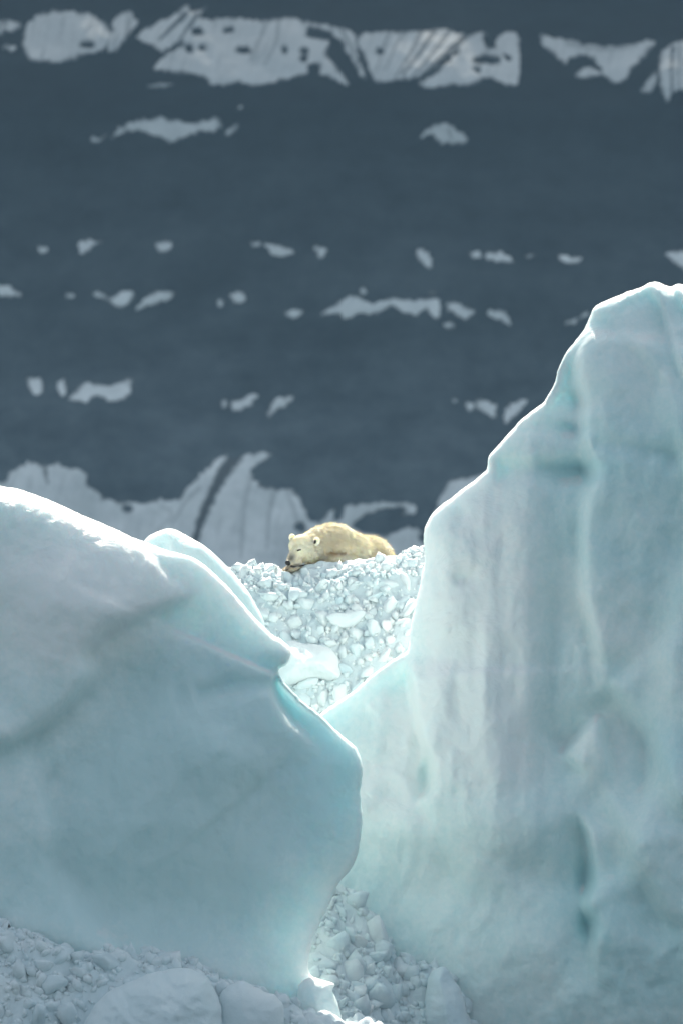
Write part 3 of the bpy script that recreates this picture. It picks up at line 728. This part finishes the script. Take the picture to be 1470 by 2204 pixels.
# ------------------------------------------------------------------ polar bear
def fur_material():
    m, nt, b, out = new_mat('cream_fur')
    tc = N(nt, 'ShaderNodeTexCoord'); n1 = noise_node(nt, 5, 5, .6, tc.outputs['Object']); n2 = noise_node(nt, 60, 3, .6, tc.outputs['Object'])
    a = N(nt, 'ShaderNodeAttribute', attribute_name='stain_shade')
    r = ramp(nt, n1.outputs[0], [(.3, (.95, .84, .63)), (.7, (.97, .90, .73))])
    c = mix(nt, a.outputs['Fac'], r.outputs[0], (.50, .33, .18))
    a2 = N(nt, 'ShaderNodeAttribute', attribute_name='muzzle')
    c = mix(nt, a2.outputs['Fac'], c, (.10, .10, .10))
    nt.links.new(c, b.inputs['Base Color']); b.inputs['Roughness'].default_value = .8; b.inputs['Specular IOR Level'].default_value = .15
    b.inputs['Subsurface Weight'].default_value = .8; b.inputs['Subsurface Radius'].default_value = (1, .8, .55); b.inputs['Subsurface Scale'].default_value = .05
    bp = N(nt, 'ShaderNodeBump'); bp.inputs['Strength'].default_value = .6; bp.inputs['Distance'].default_value = .008
    nt.links.new(n2.outputs[0], bp.inputs['Height']); nt.links.new(bp.outputs[0], b.inputs['Normal'])
    return m
M_FUR = fur_material()
BO = Vector(at(735 - 155 + 640 / 4.3235, 1080 + 600 / 4.3235, 117.05).tolist())   # local origin at the bear's chest
bear = bpy.data.objects.new('polar_bear', None); COL.objects.link(bear); bear.location = BO - Vector((0, 0, .02))
tag(bear, 'cream polar bear asleep on the rubble crest, chin on its paws, eyes closed', 'polar bear')
def lp(zx, zy, y): return Vector(((zx - 640) / 692., y, (600 - zy) / 692.))
def blob(bm, zx, zy, y, rx, ry, rz, ang=0., yaw=0.):
    M_ = Matrix.Translation(lp(zx, zy, y)) @ Matrix.Rotation(R(yaw), 4, 'Z') @ Matrix.Rotation(R(ang), 4, 'Y') @ Matrix.Diagonal((rx, ry, rz, 1))
    bmesh.ops.create_icosphere(bm, subdivisions=3, radius=1, matrix=M_)
def chain(bm, a, b, n, ra, rb):
    for i in range(n + 1):
        t = i / n; blob(bm, *(a[k] + (b[k] - a[k]) * t for k in range(3)), *([ra + (rb - ra) * t] * 3))
bm = bmesh.new()
blob(bm, 580, 410, .10, .34, .33, .33)                 # shoulders
blob(bm, 470, 400, .00, .26, .27, .275)                 # neck
blob(bm, 400, 410, -.08, .21, .22, .23)
blob(bm, 318, 405, -.20, .195, .17, .165, 25)           # skull
blob(bm, 262, 395, -.26, .125, .13, .135, 30)           # brow
blob(bm, 330, 480, -.26, .17, .14, .125, 10)            # cheek
chain(bm, (270, 460, -.34), (205, 535, -.46), 6, .118, .072)   # muzzle
blob(bm, 186, 560, -.50, .062, .07, .055)               # nose pad mound
blob(bm, 240, 580, -.40, .10, .09, .045, -18)           # lower jaw
blob(bm, 700, 430, .22, .34, .30, .27)                  # chest to flank
blob(bm, 790, 455, .42, .33, .30, .225, 8)              # trunk
blob(bm, 925, 460, .62, .32, .34, .235, 12)             # rump
blob(bm, 1040, 505, .66, .18, .30, .155, 18)
blob(bm, 700, 360, .12, .15, .2, .19, 40)               # shoulder blade
blob(bm, 640, 540, -.08, .26, .20, .125)                # upper arm on the snow
chain(bm, (560, 590, -.22), (300, 622, -.42), 7, .075, .05)    # forearm under the chin
blob(bm, 215, 615, -.52, .10, .12, .045, -10)           # paw
blob(bm, 150, 628, -.50, .06, .09, .035, -10)
blob(bm, 1020, 540, .42, .16, .16, .10)                 # thigh
me0 = bpy.data.meshes.new('body'); bm.to_mesh(me0); bm.free()
tmp = bpy.data.objects.new('tmp', me0); COL.objects.link(tmp)
md = tmp.modifiers.new('r', 'REMESH'); md.mode = 'VOXEL'; md.voxel_size = .013
ms = tmp.modifiers.new('s', 'SMOOTH'); ms.factor = .5; ms.iterations = 7
dg = bpy.context.evaluated_depsgraph_get(); me = bpy.data.meshes.new_from_object(tmp.evaluated_get(dg)); bpy.data.objects.remove(tmp)
me.name = 'body'; nv = len(me.vertices); c = np.empty(nv * 3); me.vertices.foreach_get('co', c); c = c.reshape(-1, 3)
nr = np.empty(nv * 3); me.vertices.foreach_get('normal', nr); nr = nr.reshape(-1, 3)
ZX = c[:, 0] * 692 + 640; ZY = 600 - c[:, 2] * 692
d = .010 * fbm(c[:, 0] * 9, c[:, 1] * 9, c[:, 2] * 9, 4) + .015 * ss(740, 880, ZX) * fbm(c[:, 0] * 22, c[:, 1] * 22, c[:, 2] * 22, 3)
d *= ss(240, 420, ZX) * .9 + .1
# folds: armpit, behind the shoulder, eyelid, mouth
for line, w, dep in (([(535,470),(590,455),(680,470)], 16, .035), ([(700,225),(770,300),(830,400)], 22, -.02), ([(745,300),(800,360),(850,450)], 16, .03), ([(480,240),(500,330),(480,450)], 28, .010)):
    D, *_ = seg_dist(ZX, ZY, catmull(line, 12, False), False); d -= dep * np.exp(-(D / w) ** 2) * (nr[:, 1] < .2)
c = c + nr * d[:, None]; me.vertices.foreach_set('co', c.ravel()); me.update(); me.shade_smooth()
stain_shade = .75 * bump(ZX, ZY, 600, 470, 110, 26) + .35 * bump(ZX, ZY, 1030, 470, 90, 50) + .55 * bump(ZX, ZY, 200, 620, 120, 26) + .28 * bump(ZX, ZY, 600, 370, 130, 80) + .25 * ss(520, 620, ZY) * (ZX > 400)  # brownish paw stain; shade of the armpit crease and flank painted in too
muz = .85 * bump(ZX, ZY, 200, 520, 40, 48, 40) * (c[:, 1] < -.3) + .8 * bump(ZX, ZY, 240, 598, 100, 18, -12) * (c[:, 1] < -.25)
set_attr(me, 'stain_shade', np.clip(stain_shade, 0, .9)); set_attr(me, 'muzzle', np.clip(muz, 0, .9))
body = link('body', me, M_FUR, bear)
bvh = BVHTree.FromPolygons([tuple(v) for v in c], [p.vertices[:] for p in me.polygons])
def hit(zx, zy):
    l, n, i, dd = bvh.ray_cast(Vector(((zx - 640) / 692., -3, (600 - zy) / 692.)), Vector((0, 1, 0))); return l, n
def bm_obj(name, fn, mat, parent):
    b_ = bmesh.new(); fn(b_); m_ = bpy.data.meshes.new(name); b_.to_mesh(m_); b_.free(); m_.shade_smooth(); return link(name, m_, mat, parent)
def tube(b_, pts, r0, r1, seg=8):
    rings = []
    for i, p in enumerate(pts):
        t = i / (len(pts) - 1); p = Vector(p); tg = (Vector(pts[min(i + 1, len(pts) - 1)]) - Vector(pts[max(i - 1, 0)])).normalized()
        a = tg.orthogonal().normalized(); b2 = tg.cross(a); r = r0 + (r1 - r0) * t
        rings.append([b_.verts.new(p + (a * math.cos(k * 2 * math.pi / seg) + b2 * math.sin(k * 2 * math.pi / seg)) * r) for k in range(seg)])
    for A, B in zip(rings, rings[1:]):
        for k in range(seg): b_.faces.new((A[k], A[(k + 1) % seg], B[(k + 1) % seg], B[k]))
    b_.faces.new(rings[0][::-1]); b_.faces.new(rings[-1])
def surf_line(name, pts, r0, r1, mat):
    P = [hit(*p)[0] for p in pts]; P = [Vector(p) + Vector((0, -.003, 0)) for p in P if p is not None]
    return bm_obj(name, lambda b_: tube(b_, P, r0, r1), mat, bear)
def nose_fn(b_):
    l = hit(168, 566)[0] or lp(168, 566, -.55)
    bmesh.ops.create_icosphere(b_, subdivisions=3, radius=1, matrix=Matrix.Translation(Vector(l) + Vector((0, .008, 0))) @ Matrix.Rotation(R(30), 4, 'Y') @ Matrix.Diagonal((.042, .034, .036, 1)))
nose = bm_obj('nose', nose_fn, M_NOSE, bear)
surf_line('eye', [(256,448),(266,443),(278,440),(290,438)], .012, .009, M_DARK)
surf_line('mouth', [(196,598),(230,602),(270,596),(320,582),(365,570),(410,562)], .015, .008, M_DARK)
def ear(zx, zy, y, tx, size, facing, dark):
    def fn(b_):
        bmesh.ops.create_icosphere(b_, subdivisions=3, radius=1)
        for v in b_.verts:
            q = v.co
            if q.y < 0: q.y = q.y * .35 + .45 * math.exp(-((q.x / .6) ** 2 + ((q.z - .05) / .65) ** 2))   # hollow cup on the front
        bmesh.ops.transform(b_, matrix=Matrix.Translation(lp(zx, zy, y)) @ Matrix.Rotation(R(facing), 4, 'Z') @ Matrix.Rotation(R(tx), 4, 'Y') @ Matrix.Diagonal((size * .8, size * .42, size, 1)), verts=b_.verts)
    e = bm_obj('ear', fn, M_FUR, bear)
    def fi(b_):
        bmesh.ops.create_icosphere(b_, subdivisions=2, radius=1, matrix=Matrix.Translation(lp(zx, zy, y)) @ Matrix.Rotation(R(facing), 4, 'Z') @ Matrix.Rotation(R(tx), 4, 'Y') @ Matrix.Translation((-size * .26, -size * .10, -size * .22)) @ Matrix.Diagonal((size * .27, size * .2, size * .5, 1)))
    bm_obj('inner_ear', fi, M_DARK if dark else M_FUR, e); return e
ear(436, 356, -.34, 14, .062, -22, True)
ear(208, 322, -.24, -22, .060, 20, False)
for k in range(4):
    def fn(b_, k=k):
        a = lp(140 + k * 26, 628 + (k % 2) * 2 - k * 3, -.60 + .01 * k); tube(b_, [a, a + Vector((-.012, -.03, -.008)), a + Vector((-.016, -.045, -.022))], .008, .002, 6)
    bm_obj('claw', fn, M_CLAW, bear)
# fur strands over the body
nf = len(me.polygons); cen = np.empty(nf * 3); me.polygons.foreach_get('center', cen); cen = cen.reshape(-1, 3)
fn_ = np.empty(nf * 3); me.polygons.foreach_get('normal', fn_); fn_ = fn_.reshape(-1, 3)
pick = rng.integers(0, nf, 42000); p = cen[pick] + rng.normal(size=(len(pick), 3)) * .004; n_ = fn_[pick]
zx = p[:, 0] * 692 + 640; zy = 600 - p[:, 2] * 692
flow = np.stack([np.ones(len(p)) * .8, np.full(len(p), .35), np.full(len(p), -.45)], 1) + .5 * np.stack([noise(p[:, 0] * 12, p[:, 1] * 12, p[:, 2] * 12 + k * 9) for k in range(3)], 1) * 3
flow -= (flow * n_).sum(1)[:, None] * n_; flow /= np.linalg.norm(flow, axis=1)[:, None] + 1e-6
ln = (.012 + .040 * ss(260, 520, zx)) * rng.uniform(.6, 1.3, len(p)); ln *= 1 + .4 * ss(780, 950, zx)
dirv = n_ * .55 + flow * .85 + rng.normal(size=p.shape) * .12
sidev = np.cross(dirv, n_); sidev /= np.linalg.norm(sidev, axis=1)[:, None] + 1e-6
w = .0045
A = p - sidev * w; B = p + sidev * w; T = p + dirv * ln[:, None]
keepf = ~((np.hypot(zx - 168, zy - 566) < 34) | (np.hypot(zx - 272, zy - 444) < 22))
A, B, T = A[keepf], B[keepf], T[keepf]
V = np.stack([A, B, T], 1).reshape(-1, 3); F = np.arange(len(V)).reshape(-1, 3)
fme = mesh_np('fur', V, F, False)
st = np.repeat(np.interp(np.arange(nf), np.arange(nf), np.zeros(nf))[pick][keepf], 3)
vi = np.array([pl_.vertices[0] for pl_ in me.polygons])
set_attr(fme, 'stain_shade', np.repeat(np.clip(stain_shade, 0, .9)[vi[pick]][keepf], 3)); set_attr(fme, 'muzzle', np.repeat(np.clip(muz, 0, .9)[vi[pick]][keepf], 3))
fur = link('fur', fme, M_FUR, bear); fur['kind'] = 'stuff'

# ------------------------------------------------------------------ air
def haze_box():
    bm = bmesh.new(); bmesh.ops.create_cube(bm, size=1, matrix=Matrix.Translation((0, 3200, 600)) @ Matrix.Diagonal((8000, 9000, 1202, 1)))
    m_ = bpy.data.meshes.new('haze'); bm.to_mesh(m_); bm.free(); o = link('haze', m_)
    m = bpy.data.materials.new('haze_air'); m.use_nodes = True; nt = m.node_tree; nt.nodes.clear()
    out = N(nt, 'ShaderNodeOutputMaterial'); v = N(nt, 'ShaderNodeVolumePrincipled')
    v.inputs['Color'].default_value = (.40, .66, .93, 1); v.inputs['Density'].default_value = 1.55e-5; v.inputs['Anisotropy'].default_value = .0
    nt.links.new(v.outputs[0], out.inputs['Volume']); m_.materials.append(m)
    tag(o, kind='stuff')
haze_box()
